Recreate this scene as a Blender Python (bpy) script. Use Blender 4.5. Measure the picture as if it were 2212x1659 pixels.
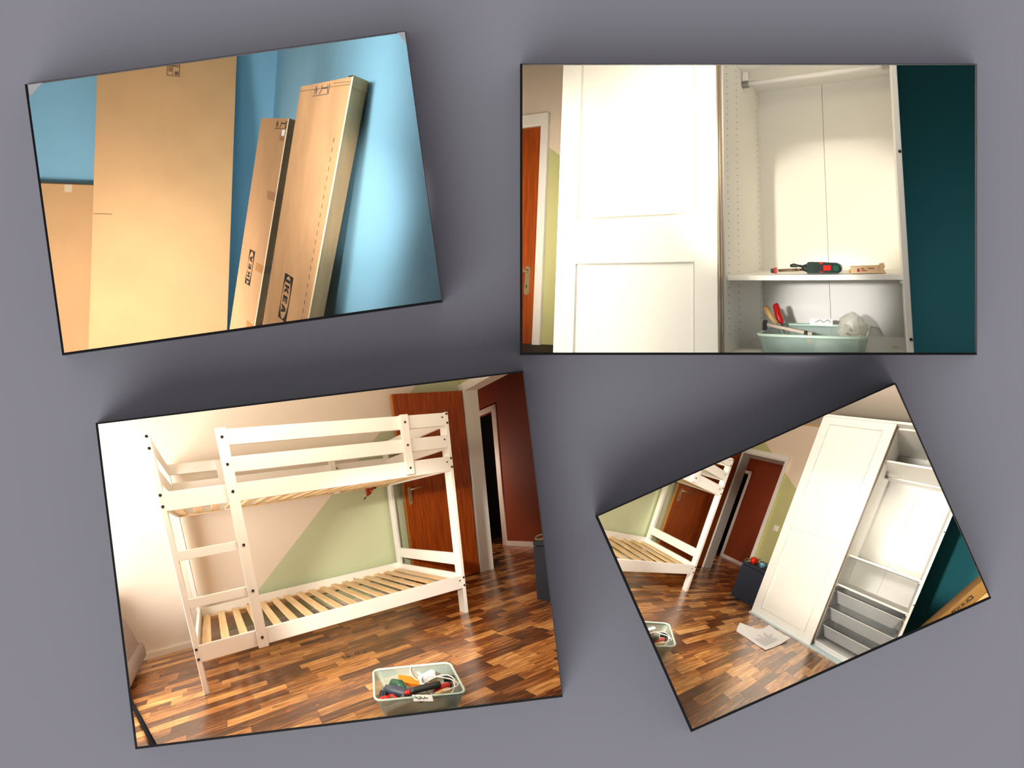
import bpy, bmesh, math, random
from mathutils import Vector, Matrix
random.seed(7)
for o in list(bpy.data.objects): bpy.data.objects.remove(o)
scn = bpy.context.scene
COL = scn.collection

# ------------------------------------------------------------------ camera
cd = bpy.data.cameras.new('camera'); cam = bpy.data.objects.new('camera', cd); COL.objects.link(cam)
cam.location = (0, 0, 0); cam.rotation_euler = (math.pi/2, 0, 0)
cd.sensor_width = 36.0; cd.sensor_fit = 'HORIZONTAL'; cd.lens = 22.785; cd.clip_start = .05; cd.clip_end = 100
scn.camera = cam

# ------------------------------------------------------------------ world, sun, lights, exposure
vs = scn.view_settings
vs.view_transform = 'Standard'; vs.look = 'None'; vs.exposure = 0.0; vs.gamma = 1.0; vs.use_curve_mapping = False
w = bpy.data.worlds.new('world'); scn.world = w; w.use_nodes = True
bg = w.node_tree.nodes['Background']; bg.inputs[0].default_value = (.97, .96, 1.0, 1); bg.inputs[1].default_value = .215

def sun(name, direction, strength, angle, color=(1, 1, 1)):
    l = bpy.data.lights.new(name, 'SUN'); l.energy = strength; l.angle = math.radians(angle); l.color = color
    o = bpy.data.objects.new(name, l); COL.objects.link(o)
    o.rotation_euler = Vector(direction).to_track_quat('-Z', 'Y').to_euler(); return o
def area(name, loc, target, sx, sy, power, color=(1, 1, 1), spread=180, roll=0):
    l = bpy.data.lights.new(name, 'AREA'); l.shape = 'RECTANGLE'; l.size = sx; l.size_y = sy; l.energy = power
    l.color = color; l.spread = math.radians(spread)
    o = bpy.data.objects.new(name, l); COL.objects.link(o); o.location = loc
    q = (Vector(target) - Vector(loc)).to_track_quat('-Z', 'Y')
    o.rotation_euler = (q.to_matrix() @ Matrix.Rotation(math.radians(roll), 3, 'Z')).to_euler(); return o

# soft sun added from below left so the frames shade the grey board
sun('board_shadow_sun', (.28, .62, .80), 1.0, 52, (.98, .97, 1.0))
def spot(name, loc, target, power, half, blend, r, color):
    l = bpy.data.lights.new(name, 'SPOT'); l.energy = power; l.spot_size = math.radians(2*half); l.spot_blend = blend; l.shadow_soft_size = r; l.color = color
    o = bpy.data.objects.new(name, l); COL.objects.link(o); o.location = loc
    o.rotation_euler = (Vector(target)-Vector(loc)).to_track_quat('-Z', 'Y').to_euler()
# unseen spots added beside the camera to brighten the sets through the openings
spot('fill_spot_boxes', (-1.35, 0, .45), (-1.17, 2.8, .80), 820, 8.8, 1.0, .15, (1, .97, .94))
spot('fill_spot_tall_box', (0, 0, 0), (-.70, 2.8, .80), 1000, 6.0, .8, .10, (1, .95, .92))
spot('fill_spot_wide_box', (.1, 0, -.15), (-4.5, 8.4, 1.95), 680, 4.8, 1.0, .10, (1, .95, .88))
spot('fill_spot_cupboard', (-1.5, 0, .75), (2.3, 4.79, 1.2), 900, 6.5, .6, .06, (1, .90, .72))
spot('fill_spot_shelf', (-.5, 0, .1), (2.19, 4.49, .54), 950, 4.7, 1.0, .05, (1, .98, .94))
spot('fill_spot_bunk', (-.75, 0, .35), (-.80, 2.8, -.72), 1200, 11.0, .5, .06, (1, .94, .84))
spot('fill_spot_wardrobe', (-.2, 0, 0), (1.22, 2.8, -.71), 1350, 6.8, .6, .08, (1, .93, .80))
spot('fill_spot_teal_wall', (-1.0, 0, -.1), (1.24, 2.8, -.70), 1900, 5.6, .6, .08, (1, .95, .88))
spot('fill_spot_bunk_end', (.4, 0, 0), (1.08, 2.8, -.66), 2600, 6.0, .7, .08, (1, .94, .84))
# unseen area lights added behind the board; those on the left stand for windows
area('fill_light_bunk_room', (-1.28, 3.3, .06), (-1.5, 5.6, -1.5), 1.9, .2, 40, (1, .84, .62))  # strip added above the opening to light the bed
area('window_light_bunk_room_side', (-3.5, 3.95, -1.3), (-1.2, 6.2, -1.5), 1.2, 1.5, 80, (1, .98, .95))
area('window_light_wardrobe_room', (.80, 3.5, -.15), (3.2, 8.5, -1.0), .7, .3, 108, (1, .94, .84), spread=110)
area('window_light_cupboard_left', (-.11, 3.3, .86), (2.0, 5.2, .6), .2, 1.25, 12, (1, .94, .80))
area('fill_light_cupboard_door', (-.07, 3.35, .95), (.25, 6.0, 1.6), .15, 1.0, 8.5, (1, .92, .80), spread=60)  # added to brighten the wall beside the wardrobe
area('fill_light_cupboard_top', (.80, 3.4, 1.82), (1.9, 5.6, .9), .9, .25, 11, (1, .88, .66))  # added above the opening for the open shelves
area('fill_light_cupboard_right', (2.80, 3.5, .85), (2.8, 6.0, .9), .2, 1.2, 1.6, (1, 1, 1))  # added to lift the teal wall
area('window_light_box_corner', (-4.5, 5.2, .45), (-4.1, 8.4, .9), 1.0, .8, 92, (1, .95, .92), spread=130)
area('fill_light_box_top', (-2.2, 3.45, 2.05), (-1.6, 6.5, 1.6), 1.2, .3, 34, (1, .97, .93), spread=150)  # added fill for the box fronts and the right wall
def lamp(name, loc, power, r, color):
    l = bpy.data.lights.new(name, 'POINT'); l.energy = power; l.shadow_soft_size = r; l.color = color
    o = bpy.data.objects.new(name, l); COL.objects.link(o); o.location = loc

# ------------------------------------------------------------------ room frames: origin and the three room axes in the world (metres of the room)
CLIPQ = {
 1: [(-350, -250), (867, -250), (994, 681), (-350, 870)],
 2: [(905, -250), (2700, -250), (2700, 772), (1028, 772)],
 3: [(-300, 875), (700, 736), (1238, 795), (1238, 2200), (-300, 2200)],
 4: [(1262, 800), (2700, 800), (2700, 2200), (1262, 2200)]}
YB = 3.12          # plane of the grey board
class Room:
    def __init__(s, n, o, x, y, z, far):
        s.n = n; s.o = Vector(o); s.A = Matrix((x, y, z)).transposed(); s.far = far
        q = [Vector(((u-1106)*.002*YB/2.8, YB, -(v-829.5)*.002*YB/2.8)) for u, v in CLIPQ[n]]
        s.near_poly = q
        cen = sum(q, Vector())/len(q); cen = cen*2
        s.planes = []
        for i in range(len(q)):
            a, b = q[i], q[(i+1) % len(q)]
            nn = a.cross(b).normalized()
            if nn.dot(cen) > 0: nn = -nn
            s.planes.append((Vector((0, 0, 0)), nn))
        s.planes.append((Vector((0, YB+.03, 0)), Vector((0, -1, 0))))
    def p(s, v): return s.o + s.A @ Vector(v)
R1 = Room(1, (-3.96422, 10.25326, 1.39623), (1.11554, .60331, .13109), (-1.60918, 3.15386, 1.08198), (.21412, -.32605, 1.2948), 13.0)
R2 = Room(2, (-3.37661, -.62021, -1.78235), (1.1659, 1.98243, .40302), (-1.1162, .58268, .08743), (.06787, .25154, 1.46009), 8.0)
R3 = Room(3, (-2.09353, 4.40995, -2.12032), (.82801, .67622, .03651), (-.93684, 1.99062, -.44897), (-.08956, -.3094, 1.15786), 15.0)
R4 = Room(4, (-1.14105, 2.62854, -.91566), (1.62607, 2.67466, -.82073), (-.36674, 1.26944, .04218), (.3032, -.19789, 1.07919), 21.0)

# ------------------------------------------------------------------ materials
def lin(c):
    return tuple(((v/255)/12.92 if v/255 <= .04045 else ((v/255+.055)/1.055)**2.4) for v in c)
def nd(nt, t, **kw):
    n = nt.nodes.new(t)
    for k, v in kw.items(): setattr(n, k, v)
    return n
MATS = {}
def mat(name, rgb, rough=.5, metal=0, var=.0, scale=6, bump=0, bscale=200, spec=.5, stretch=(1, 1, 1)):
    if name in MATS: return MATS[name]
    m = bpy.data.materials.new(name); m.use_nodes = True; nt = m.node_tree; b = nt.nodes['Principled BSDF']
    c = lin(rgb); b.inputs['Base Color'].default_value = (*c, 1); b.inputs['Roughness'].default_value = rough
    b.inputs['Metallic'].default_value = metal; b.inputs['Specular IOR Level'].default_value = spec
    at = nd(nt, 'ShaderNodeAttribute', attribute_name='rc')
    mp = nd(nt, 'ShaderNodeMapping'); mp.inputs['Scale'].default_value = stretch
    nt.links.new(at.outputs['Vector'], mp.inputs['Vector'])
    if var:
        nz = nd(nt, 'ShaderNodeTexNoise'); nz.inputs['Scale'].default_value = scale; nz.inputs['Detail'].default_value = 4
        nt.links.new(mp.outputs[0], nz.inputs['Vector'])
        r = nd(nt, 'ShaderNodeValToRGB')
        r.color_ramp.elements[0].position = .3; r.color_ramp.elements[1].position = .7
        r.color_ramp.elements[0].color = (*[v*(1-var) for v in c], 1); r.color_ramp.elements[1].color = (*[min(1, v*(1+var)) for v in c], 1)
        nt.links.new(nz.outputs['Fac'], r.inputs[0]); nt.links.new(r.outputs[0], b.inputs['Base Color'])
    if bump:
        n2 = nd(nt, 'ShaderNodeTexNoise'); n2.inputs['Scale'].default_value = bscale; n2.inputs['Detail'].default_value = 3
        nt.links.new(mp.outputs[0], n2.inputs['Vector'])
        bp = nd(nt, 'ShaderNodeBump'); bp.inputs['Strength'].default_value = bump; bp.inputs['Distance'].default_value = .003
        nt.links.new(n2.outputs['Fac'], bp.inputs['Height']); nt.links.new(bp.outputs[0], b.inputs['Normal'])
    MATS[name] = m; return m
def mathn(nt, op, a, b=None):
    n = nd(nt, 'ShaderNodeMath', operation=op)
    for i, v in enumerate((a, b)):
        if v is None: continue
        if isinstance(v, (int, float)): n.inputs[i].default_value = v
        else: nt.links.new(v, n.inputs[i])
    return n.outputs[0]
def wall_mat(name, base, second, axis, z0, k, a0, third=None, tlim=None):
    """wall paint: two flat colours that meet along a straight slanting line (third: another paint beyond a vertical line)"""
    m = bpy.data.materials.new(name); m.use_nodes = True; nt = m.node_tree; b = nt.nodes['Principled BSDF']
    b.inputs['Roughness'].default_value = .75
    at = nd(nt, 'ShaderNodeAttribute', attribute_name='rc'); sp = nd(nt, 'ShaderNodeSeparateXYZ'); nt.links.new(at.outputs['Vector'], sp.inputs[0])
    line = mathn(nt, 'ADD', mathn(nt, 'MULTIPLY', mathn(nt, 'SUBTRACT', sp.outputs[axis], a0), k), z0)
    msk = mathn(nt, 'LESS_THAN', sp.outputs[2], line)
    mx = nd(nt, 'ShaderNodeMix', data_type='RGBA'); nt.links.new(msk, mx.inputs['Factor'])
    mx.inputs['A'].default_value = (*lin(base), 1); mx.inputs['B'].default_value = (*lin(second), 1)
    out = mx.outputs['Result']
    if third:
        m2 = mathn(nt, 'LESS_THAN', sp.outputs[axis], tlim)
        mx2 = nd(nt, 'ShaderNodeMix', data_type='RGBA'); nt.links.new(m2, mx2.inputs['Factor'])
        nt.links.new(out, mx2.inputs['A']); mx2.inputs['B'].default_value = (*lin(third), 1); out = mx2.outputs['Result']
    nt.links.new(out, b.inputs['Base Color'])
    nz = nd(nt, 'ShaderNodeTexNoise'); nz.inputs['Scale'].default_value = 160; nt.links.new(at.outputs['Vector'], nz.inputs['Vector'])
    bp = nd(nt, 'ShaderNodeBump'); bp.inputs['Strength'].default_value = .08; bp.inputs['Distance'].default_value = .002
    nt.links.new(nz.outputs['Fac'], bp.inputs['Height']); nt.links.new(bp.outputs[0], b.inputs['Normal'])
    return m
def plank_mat(name, per_object):
    m = bpy.data.materials.new(name); m.use_nodes = True; nt = m.node_tree; b = nt.nodes['Principled BSDF']
    b.inputs['Roughness'].default_value = .26
    at = nd(nt, 'ShaderNodeAttribute', attribute_name='rc')
    if per_object:
        oi = nd(nt, 'ShaderNodeObjectInfo'); rnd = oi.outputs['Random']
    else:
        a2 = nd(nt, 'ShaderNodeAttribute', attribute_name='pv'); rnd = a2.outputs['Fac']
    off = mathn(nt, 'MULTIPLY', rnd, 37.0)
    cx = nd(nt, 'ShaderNodeCombineXYZ'); nt.links.new(off, cx.inputs[0]); nt.links.new(off, cx.inputs[1])
    ad = nd(nt, 'ShaderNodeVectorMath', operation='ADD'); nt.links.new(at.outputs['Vector'], ad.inputs[0]); nt.links.new(cx.outputs[0], ad.inputs[1])
    mp = nd(nt, 'ShaderNodeMapping'); mp.inputs['Scale'].default_value = (3.5, 42, 1); nt.links.new(ad.outputs[0], mp.inputs['Vector'])
    nz = nd(nt, 'ShaderNodeTexNoise'); nz.inputs['Scale'].default_value = 1.6; nz.inputs['Detail'].default_value = 6; nz.inputs['Distortion'].default_value = .9
    nt.links.new(mp.outputs[0], nz.inputs['Vector'])
    v = mathn(nt, 'ADD', mathn(nt, 'ADD', mathn(nt, 'MULTIPLY', rnd, .60), .07), mathn(nt, 'MULTIPLY', mathn(nt, 'SUBTRACT', nz.outputs['Fac'], .5), 1.15))
    r = nd(nt, 'ShaderNodeValToRGB'); e = r.color_ramp.elements
    e[0].position = -.0; e[0].color = (*lin((64, 33, 12)), 1); e[1].position = .80; e[1].color = (*lin((236, 182, 112)), 1)
    for ps, c in ((.14, (92, 50, 20)), (.30, (134, 80, 36)), (.52, (188, 124, 62))):
        k = e.new(ps); k.color = (*lin(c), 1)
    nt.links.new(v, r.inputs[0]); nt.links.new(r.outputs[0], b.inputs['Base Color'])
    return m
def wood_mat(name, c1, c2, stretch, rough=.5):
    m = bpy.data.materials.new(name); m.use_nodes = True; nt = m.node_tree; b = nt.nodes['Principled BSDF']
    b.inputs['Roughness'].default_value = rough
    at = nd(nt, 'ShaderNodeAttribute', attribute_name='rc'); mp = nd(nt, 'ShaderNodeMapping'); mp.inputs['Scale'].default_value = stretch
    nt.links.new(at.outputs['Vector'], mp.inputs['Vector'])
    nz = nd(nt, 'ShaderNodeTexNoise'); nz.inputs['Scale'].default_value = 2; nz.inputs['Detail'].default_value = 7; nz.inputs['Distortion'].default_value = .5
    nt.links.new(mp.outputs[0], nz.inputs['Vector']); r = nd(nt, 'ShaderNodeValToRGB')
    r.color_ramp.elements[0].position = .35; r.color_ramp.elements[1].position = .65
    r.color_ramp.elements[0].color = (*lin(c1), 1); r.color_ramp.elements[1].color = (*lin(c2), 1)
    nt.links.new(nz.outputs['Fac'], r.inputs[0]); nt.links.new(r.outputs[0], b.inputs['Base Color']); return m
def net_mat(name, rgb, alpha, rough=.5):
    m = bpy.data.materials.new(name); m.use_nodes = True; nt = m.node_tree; b = nt.nodes['Principled BSDF']
    b.inputs['Base Color'].default_value = (*lin(rgb), 1); b.inputs['Roughness'].default_value = rough
    b.inputs['Alpha'].default_value = alpha; return m
def corrugated_mat(name, rgb, fine=1.0, st=(9, 9, 1.6)):
    m = bpy.data.materials.new(name); m.use_nodes = True; nt = m.node_tree; b = nt.nodes['Principled BSDF']; b.inputs['Roughness'].default_value = .85
    c = lin(rgb); at = nd(nt, 'ShaderNodeAttribute', attribute_name='rc')
    mp = nd(nt, 'ShaderNodeMapping'); mp.inputs['Scale'].default_value = st; nt.links.new(at.outputs['Vector'], mp.inputs['Vector'])
    nz = nd(nt, 'ShaderNodeTexNoise'); nz.inputs['Scale'].default_value = 1.5; nz.inputs['Detail'].default_value = 5; nt.links.new(mp.outputs[0], nz.inputs['Vector'])
    r = nd(nt, 'ShaderNodeValToRGB'); r.color_ramp.elements[0].position = .3; r.color_ramp.elements[1].position = .7
    r.color_ramp.elements[0].color = (*[v*(1-.16*fine) for v in c], 1); r.color_ramp.elements[1].color = (*[min(1, v*(1+.08*fine)) for v in c], 1)
    nt.links.new(nz.outputs['Fac'], r.inputs[0]); nt.links.new(r.outputs[0], b.inputs['Base Color'])
    wv = nd(nt, 'ShaderNodeTexWave', bands_direction='Z'); wv.inputs['Scale'].default_value = 45; nt.links.new(at.outputs['Vector'], wv.inputs['Vector'])
    bp = nd(nt, 'ShaderNodeBump'); bp.inputs['Strength'].default_value = .12*fine; bp.inputs['Distance'].default_value = .002
    nt.links.new(wv.outputs['Fac'], bp.inputs['Height']); nt.links.new(bp.outputs[0], b.inputs['Normal']); return m

M_board = mat('grey_board', (210, 207, 216), .9)
M_black = mat('black_edge', (3, 3, 4), .6)
M_greyedge = mat('grey_edge', (120, 119, 124), .8)
M_set = mat('set_side', (214, 211, 206), .9)
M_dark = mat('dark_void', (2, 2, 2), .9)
M_bed = mat('white_stained_pine', (250, 247, 240), .5, var=.02, scale=3)
M_slat = wood_mat('raw_pine_slat', (226, 188, 132), (244, 216, 168), (14, 1.5, 14), .6)
M_bolt = mat('bolt_metal', (70, 70, 74), .35, .8)
M_white = mat('white_foil', (248, 246, 240), .45)
M_alu = mat('aluminium_profile', (176, 160, 140), .35, .6)
M_rail = mat('pale_rail', (214, 228, 234), .35, .2)
M_trim = mat('white_trim', (244, 238, 226), .5)
M_ceil = mat('ceiling_paint', (232, 222, 208), .85)
M_door = wood_mat('brown_veneer', (140, 54, 8), (176, 80, 16), (26, 26, 1.6), .42)
M_door_edge = mat('veneer_edge', (190, 120, 40), .5)
M_brass = mat('pale_brass', (206, 190, 150), .3, .7)
M_hall = mat('hall_red_paint', (140, 60, 20), .8)
M_wallback = wall_mat('cream_and_green_paint_back', (244, 230, 212), (204, 211, 172), 0, .391, .877, .574)
M_wallright = wall_mat('cream_and_green_paint_right', (238, 218, 194), (196, 192, 134), 1, 1.851, .70, .001, (42, 122, 132), -1.4)
M_blue = mat('light_blue_paint', (138, 194, 220), .75, var=.02, scale=2, bump=.05)
M_plank_o = plank_mat('laminate_strip', True); M_plank_a = plank_mat('laminate_strip_far', False)
M_under = mat('floor_joint', (30, 16, 8), .8)
M_card_big = corrugated_mat('smooth_cardboard', (224, 176, 122), .35, (2, 2, 2))
M_card = corrugated_mat('ribbed_cardboard', (208, 160, 112), 1.0)
M_card_d = corrugated_mat('brown_cardboard', (196, 150, 104), .6)
M_card_edge = mat('cardboard_edge', (92, 74, 52), .9)
M_tape = mat('brown_tape', (168, 116, 64), .3)
M_paletape = mat('pale_tape', (236, 214, 180), .4)
M_ink = mat('black_ink', (28, 22, 20), .8)
M_inkb = mat('faint_ink', (120, 84, 58), .8)
M_inkblue = mat('blue_ink', (92, 84, 90), .8)
M_navy = mat('navy_fabric', (34, 40, 54), .9, var=.2, scale=120, bump=.3, bscale=400)
M_greige = mat('greige_fabric', (150, 132, 122), .9, var=.12, scale=60, bump=.3, bscale=300)
M_net = net_mat('mint_mesh', (164, 194, 184), .56)
M_mint = mat('mint_plastic', (206, 230, 214), .35)
M_wire = net_mat('white_wire_mesh', (226, 231, 234), .52)
M_wirerim = mat('white_wire', (244, 244, 240), .35)
M_red = mat('red_plastic', (206, 28, 18), .35)
M_redmat = mat('red_enamel', (214, 36, 10), .3)
M_blackp = mat('black_plastic', (26, 27, 30), .45)
M_navyp = mat('slate_plastic', (58, 70, 86), .4)
M_greenp = mat('green_plastic', (24, 84, 62), .4)
M_orange = mat('orange_card', (240, 130, 16), .5)
M_whitep = mat('white_plastic', (242, 240, 238), .4)
M_wood = wood_mat('tool_wood', (206, 160, 96), (236, 200, 140), (20, 20, 4), .5)
M_paper = mat('white_paper', (246, 246, 246), .7)
M_print = mat('grey_print', (150, 150, 156), .8)
M_paleblue = mat('pale_blue_ceramic', (122, 168, 190), .3)
M_leaf = mat('dark_leaf', (40, 74, 44), .6)
M_strap = mat('olive_strap', (110, 98, 66), .8)
M_steel = mat('steel', (150, 146, 138), .3, .9)
M_bag = net_mat('clear_bag', (236, 228, 208), .36, .25)
M_tan = mat('tan_card', (226, 196, 156), .7)
M_yellow = mat('yellow_sticker', (240, 220, 130), .6)
M_wpaint = mat('white_corner', (252, 252, 252), .6)

# ------------------------------------------------------------------ mesh builder (room coordinates)
class MB:
    def __init__(s): s.v = []; s.f = []
    def add(s, vs, fs):
        n = len(s.v); s.v += [Vector(v) for v in vs]; s.f += [[n+i for i in f] for f in fs]; return s
    def obox(s, P, a, b, c):
        P, a, b, c = map(Vector, (P, a, b, c))
        vs = [P, P+a, P+a+b, P+b, P+c, P+a+c, P+a+b+c, P+b+c]
        fs = [(0, 3, 2, 1), (4, 5, 6, 7), (0, 1, 5, 4), (1, 2, 6, 5), (2, 3, 7, 6), (3, 0, 4, 7)]
        if a.cross(b).dot(c) < 0: fs = [f[::-1] for f in fs]
        return s.add(vs, fs)
    def box(s, x0, x1, y0, y1, z0, z1):
        x0, x1 = sorted((x0, x1)); y0, y1 = sorted((y0, y1)); z0, z1 = sorted((z0, z1))
        return s.obox((x0, y0, z0), (x1-x0, 0, 0), (0, y1-y0, 0), (0, 0, z1-z0))
    def tube(s, pts, r, n=8, caps=True, closed=False):
        pts = [Vector(p) for p in pts]; m = len(pts); rs = r if isinstance(r, (list, tuple)) else [r]*m
        base = len(s.v); prev = None
        for i, p in enumerate(pts):
            if closed: t = pts[(i+1) % m]-pts[i-1]
            else: t = pts[min(i+1, m-1)]-pts[max(i-1, 0)]
            t.normalize()
            if prev is None:
                a = t.orthogonal().normalized()
            else:
                a = (prev-t*prev.dot(t))
                a = a.normalized() if a.length > 1e-6 else t.orthogonal().normalized()
            prev = a; b = t.cross(a)
            for k in range(n):
                g = 2*math.pi*k/n; s.v.append(p+(a*math.cos(g)+b*math.sin(g))*rs[i])
        for i in range(m if closed else m-1):
            for k in range(n):
                i2 = (i+1) % m
                s.f.append([base+i*n+k, base+i*n+(k+1) % n, base+i2*n+(k+1) % n, base+i2*n+k])
        if caps and not closed:
            s.f.append([base+k for k in range(n)][::-1]); s.f.append([base+(m-1)*n+k for k in range(n)])
        return s
    def lathe(s, prof, c, n=20):
        base = len(s.v); c = Vector(c)
        for r, z in prof:
            for k in range(n):
                g = 2*math.pi*k/n; s.v.append(c+Vector((r*math.cos(g), r*math.sin(g), z)))
        for i in range(len(prof)-1):
            for k in range(n):
                s.f.append([base+i*n+k, base+i*n+(k+1) % n, base+(i+1)*n+(k+1) % n, base+(i+1)*n+k])
        s.f.append([base+k for k in range(n)][::-1]); s.f.append([base+(len(prof)-1)*n+k for k in range(n)]); return s
    def prism(s, poly, n):
        """closed polygon (3d points) extruded by vector n"""
        poly = [Vector(p) for p in poly]; n = Vector(n); m = len(poly)
        nrm = Vector()
        for i in range(m): nrm += poly[i].cross(poly[(i+1) % m])
        if nrm.dot(n) > 0: poly = poly[::-1]
        b = len(s.v); s.v += poly+[p+n for p in poly]
        s.f.append([b+i for i in range(m)]); s.f.append([b+m+i for i in range(m)][::-1])
        for i in range(m): s.f.append([b+(i+1) % m, b+i, b+m+i, b+m+(i+1) % m])
        return s
WORLD = {}
def tag(o, label=None, cat=None, group=None, kind=None):
    if label: o['label'] = label
    if cat: o['category'] = cat
    if group: o['group'] = group
    if kind: o['kind'] = kind
    return o
def link(o, wloc, parent):
    COL.objects.link(o)
    if parent is not None:
        o.parent = parent; o.location = wloc-WORLD[parent.name]
    else: o.location = wloc
    WORLD[o.name] = wloc
def thing(name, room, loc, label, cat, group=None, kind=None):
    o = bpy.data.objects.new(name, None); o.empty_display_size = .05
    link(o, room.p(loc) if room else Vector(loc), None); return tag(o, label, cat, group, kind)
def build(name, mb, room, m, parent=None, label=None, cat=None, group=None, kind=None, bevel=0, smooth=False, clip=True, pv=None, seg=1):
    me = bpy.data.meshes.new(name)
    me.from_pydata([tuple(v) for v in mb.v], [], mb.f)
    at = me.attributes.new('rc', 'FLOAT_VECTOR', 'POINT')
    at.data.foreach_set('vector', [c for v in mb.v for c in v])
    if pv:
        a2 = me.attributes.new('pv', 'FLOAT', 'FACE'); a2.data.foreach_set('value', pv)
    wv = [room.p(v) for v in mb.v] if room else [Vector(v) for v in mb.v]
    out = [pl for pl in (room.planes if (room and clip) else []) if any((v-pl[0]).dot(pl[1]) > 1e-5 for v in wv)]
    for i, v in enumerate(wv): me.vertices[i].co = v
    if out:
        bm = bmesh.new(); bm.from_mesh(me)
        for co, no in out:
            r = bmesh.ops.bisect_plane(bm, geom=bm.verts[:]+bm.edges[:]+bm.faces[:], dist=1e-5, plane_co=co, plane_no=no, clear_outer=True)
            ed = [e for e in r['geom_cut'] if isinstance(e, bmesh.types.BMEdge) and e.is_valid]
            if ed:
                try: bmesh.ops.holes_fill(bm, edges=ed, sides=0)
                except Exception: pass
        bm.to_mesh(me); bm.free()
        if len(me.vertices) == 0:
            bpy.data.meshes.remove(me); return None
    n = len(me.vertices); lo = [min(v.co[i] for v in me.vertices) for i in range(3)]; hi = [max(v.co[i] for v in me.vertices) for i in range(3)]
    org = Vector(((lo[0]+hi[0])/2, (lo[1]+hi[1])/2, lo[2]))
    for v in me.vertices: v.co -= org
    me.materials.append(m)
    if smooth: me.polygons.foreach_set('use_smooth', [True]*len(me.polygons))
    me.update()
    o = bpy.data.objects.new(name, me); link(o, org, parent); tag(o, label, cat, group, kind)
    if bevel:
        b = o.modifiers.new('bevel', 'BEVEL'); b.width = bevel; b.segments = seg; b.limit_method = 'ANGLE'; b.angle_limit = .6
    return o
def bx(*a): return MB().box(*a)

# ------------------------------------------------------------------ grey board with four openings, four black-edged frames, sides of the four sets
def px(u, v, Y=2.8): return Vector(((u-1106)*.002, Y, -(v-829.5)*.002))
PH = {1: [(54, 182), (875, 67), (955, 652), (135, 767)], 2: [(1124, 138), (2110, 138), (2110, 766), (1124, 766)],
      3: [(207, 914), (1130, 801), (1215, 1505), (293, 1618)], 4: [(1287, 1116), (1935, 828), (2141, 1292), (1493, 1581)]}
FW = {1: (.8, .8, 4.5, 4.5), 2: (.8, .8, 4.5, 4.5), 3: (3, .8, 4.5, 4.5), 4: (1.5, 1.5, 5, 5)}   # width of top, right, bottom, left edge in the board's units
FL = {1: 'thin black frame around the opening with the leaning cardboard boxes', 2: 'thin black frame around the opening with the white wardrobe and teal wall',
      3: 'thin black tilted frame around the opening with the whole bunk bed', 4: 'thin black strongly tilted frame around the opening with the wardrobe and paper sheet'}
GROW = YB/2.8
def inset(q, wd):
    """move each edge of the quad inwards by its own width"""
    res = []; n = len(q); lines = []
    for i in range(n):
        a, b = Vector(q[i]), Vector(q[(i+1) % n]); d = (b-a).normalized(); nn = Vector((-d.y, d.x))
        lines.append((a+nn*wd[i], d))
    for i in range(n):
        (p, d), (q2, e) = lines[i-1], lines[i]
        t = (q2-p).cross(e)/d.cross(e) if abs(d.cross(e)) > 1e-9 else 0
        res.append(p+d*t)
    return res
holes = []
for k, q in PH.items():
    outer = [Vector(c) for c in q]; inner = inset(q, FW[k]); b_in = inset(q, (.2,)*4); b_out = inset(q, (-.7,)*4)
    cen = px(*(sum(outer, Vector((0, 0)))/4))
    fr = thing('picture_frame', None, px(*((outer[2]+outer[3])/2)), FL[k], 'frame', 'black edges of the four openings')
    back = lambda v: Vector(((v.x-1106)*.002*GROW, YB+.012, -(v.y-829.5)*.002*GROW))
    for i in range(4):
        j = (i+1) % 4
        vs_ = [px(*outer[i]), px(*outer[j]), px(*inner[j]), px(*inner[i]), back(b_out[i]), back(b_out[j]), back(b_in[j]), back(b_in[i])]
        mb = MB().add(vs_, [(0, 1, 2, 3), (4, 7, 6, 5), (0, 4, 5, 1), (3, 2, 6, 7), (0, 3, 7, 4), (1, 5, 6, 2)])
        build('frame_rail', mb, None, M_black if FW[k][i] > 1 else M_greyedge, fr)
    if k == 1:
        for tri in (((55, 183), (90, 178), (60, 211)), ((858, 70), (874, 68), (878, 94))):
            build('blank_corner', MB().prism([px(*p, Y=2.802) for p in tri], (0, .004, 0)), None, M_wpaint, fr, 'small white triangular blank corner')  # blank corners of the tilted picture, added as white triangles
    holes.append([back(v) for v in b_out])
bm = bmesh.new()
def loop(pts):
    vs_ = [bm.verts.new((p[0], YB, p[2])) for p in pts]; return [bm.edges.new((vs_[i], vs_[(i+1) % len(vs_)])) for i in range(len(vs_))]
ed = loop([(-5, 0, 4), (5, 0, 4), (5, 0, -4), (-5, 0, -4)])
for h in holes: ed += loop(h)
bmesh.ops.triangle_fill(bm, use_beauty=True, use_dissolve=False, edges=ed)
for f in bm.faces:
    if f.normal.y > 0: f.normal_flip()
    f.normal_update()
me = bpy.data.meshes.new('wall_front'); bm.to_mesh(me); bm.free(); me.materials.append(M_board)
o = bpy.data.objects.new('wall_front', me); COL.objects.link(o); tag(o, 'flat mid-grey board with four tilted openings', None, None, 'structure')
sm = o.modifiers.new('thick', 'SOLIDIFY'); sm.thickness = .012; sm.offset = -1
for r in (R1, R2, R3, R4):  # unseen panels added round each set to block stray light and bounce its own
    k = r.far/YB; q = r.near_poly; n = len(q); s0 = (YB+.014)/YB
    for i in range(n):
        a, b = q[i], q[(i+1) % n]; nn = r.planes[i][1]*.012
        A, B, C_, D_ = a*s0, b*s0, b*k, a*k
        mb = MB().prism([A, B, C_, D_], nn)
        build('set_side_panel', mb, None, M_set, None, 'plain pale side panel of the set behind an opening', None, None, 'structure')
    mb = MB().prism([v*k for v in q], (0, .02, 0))
    build('set_end_panel', mb, None, M_set, None, 'plain pale end panel behind a set', None, None, 'structure')

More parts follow.
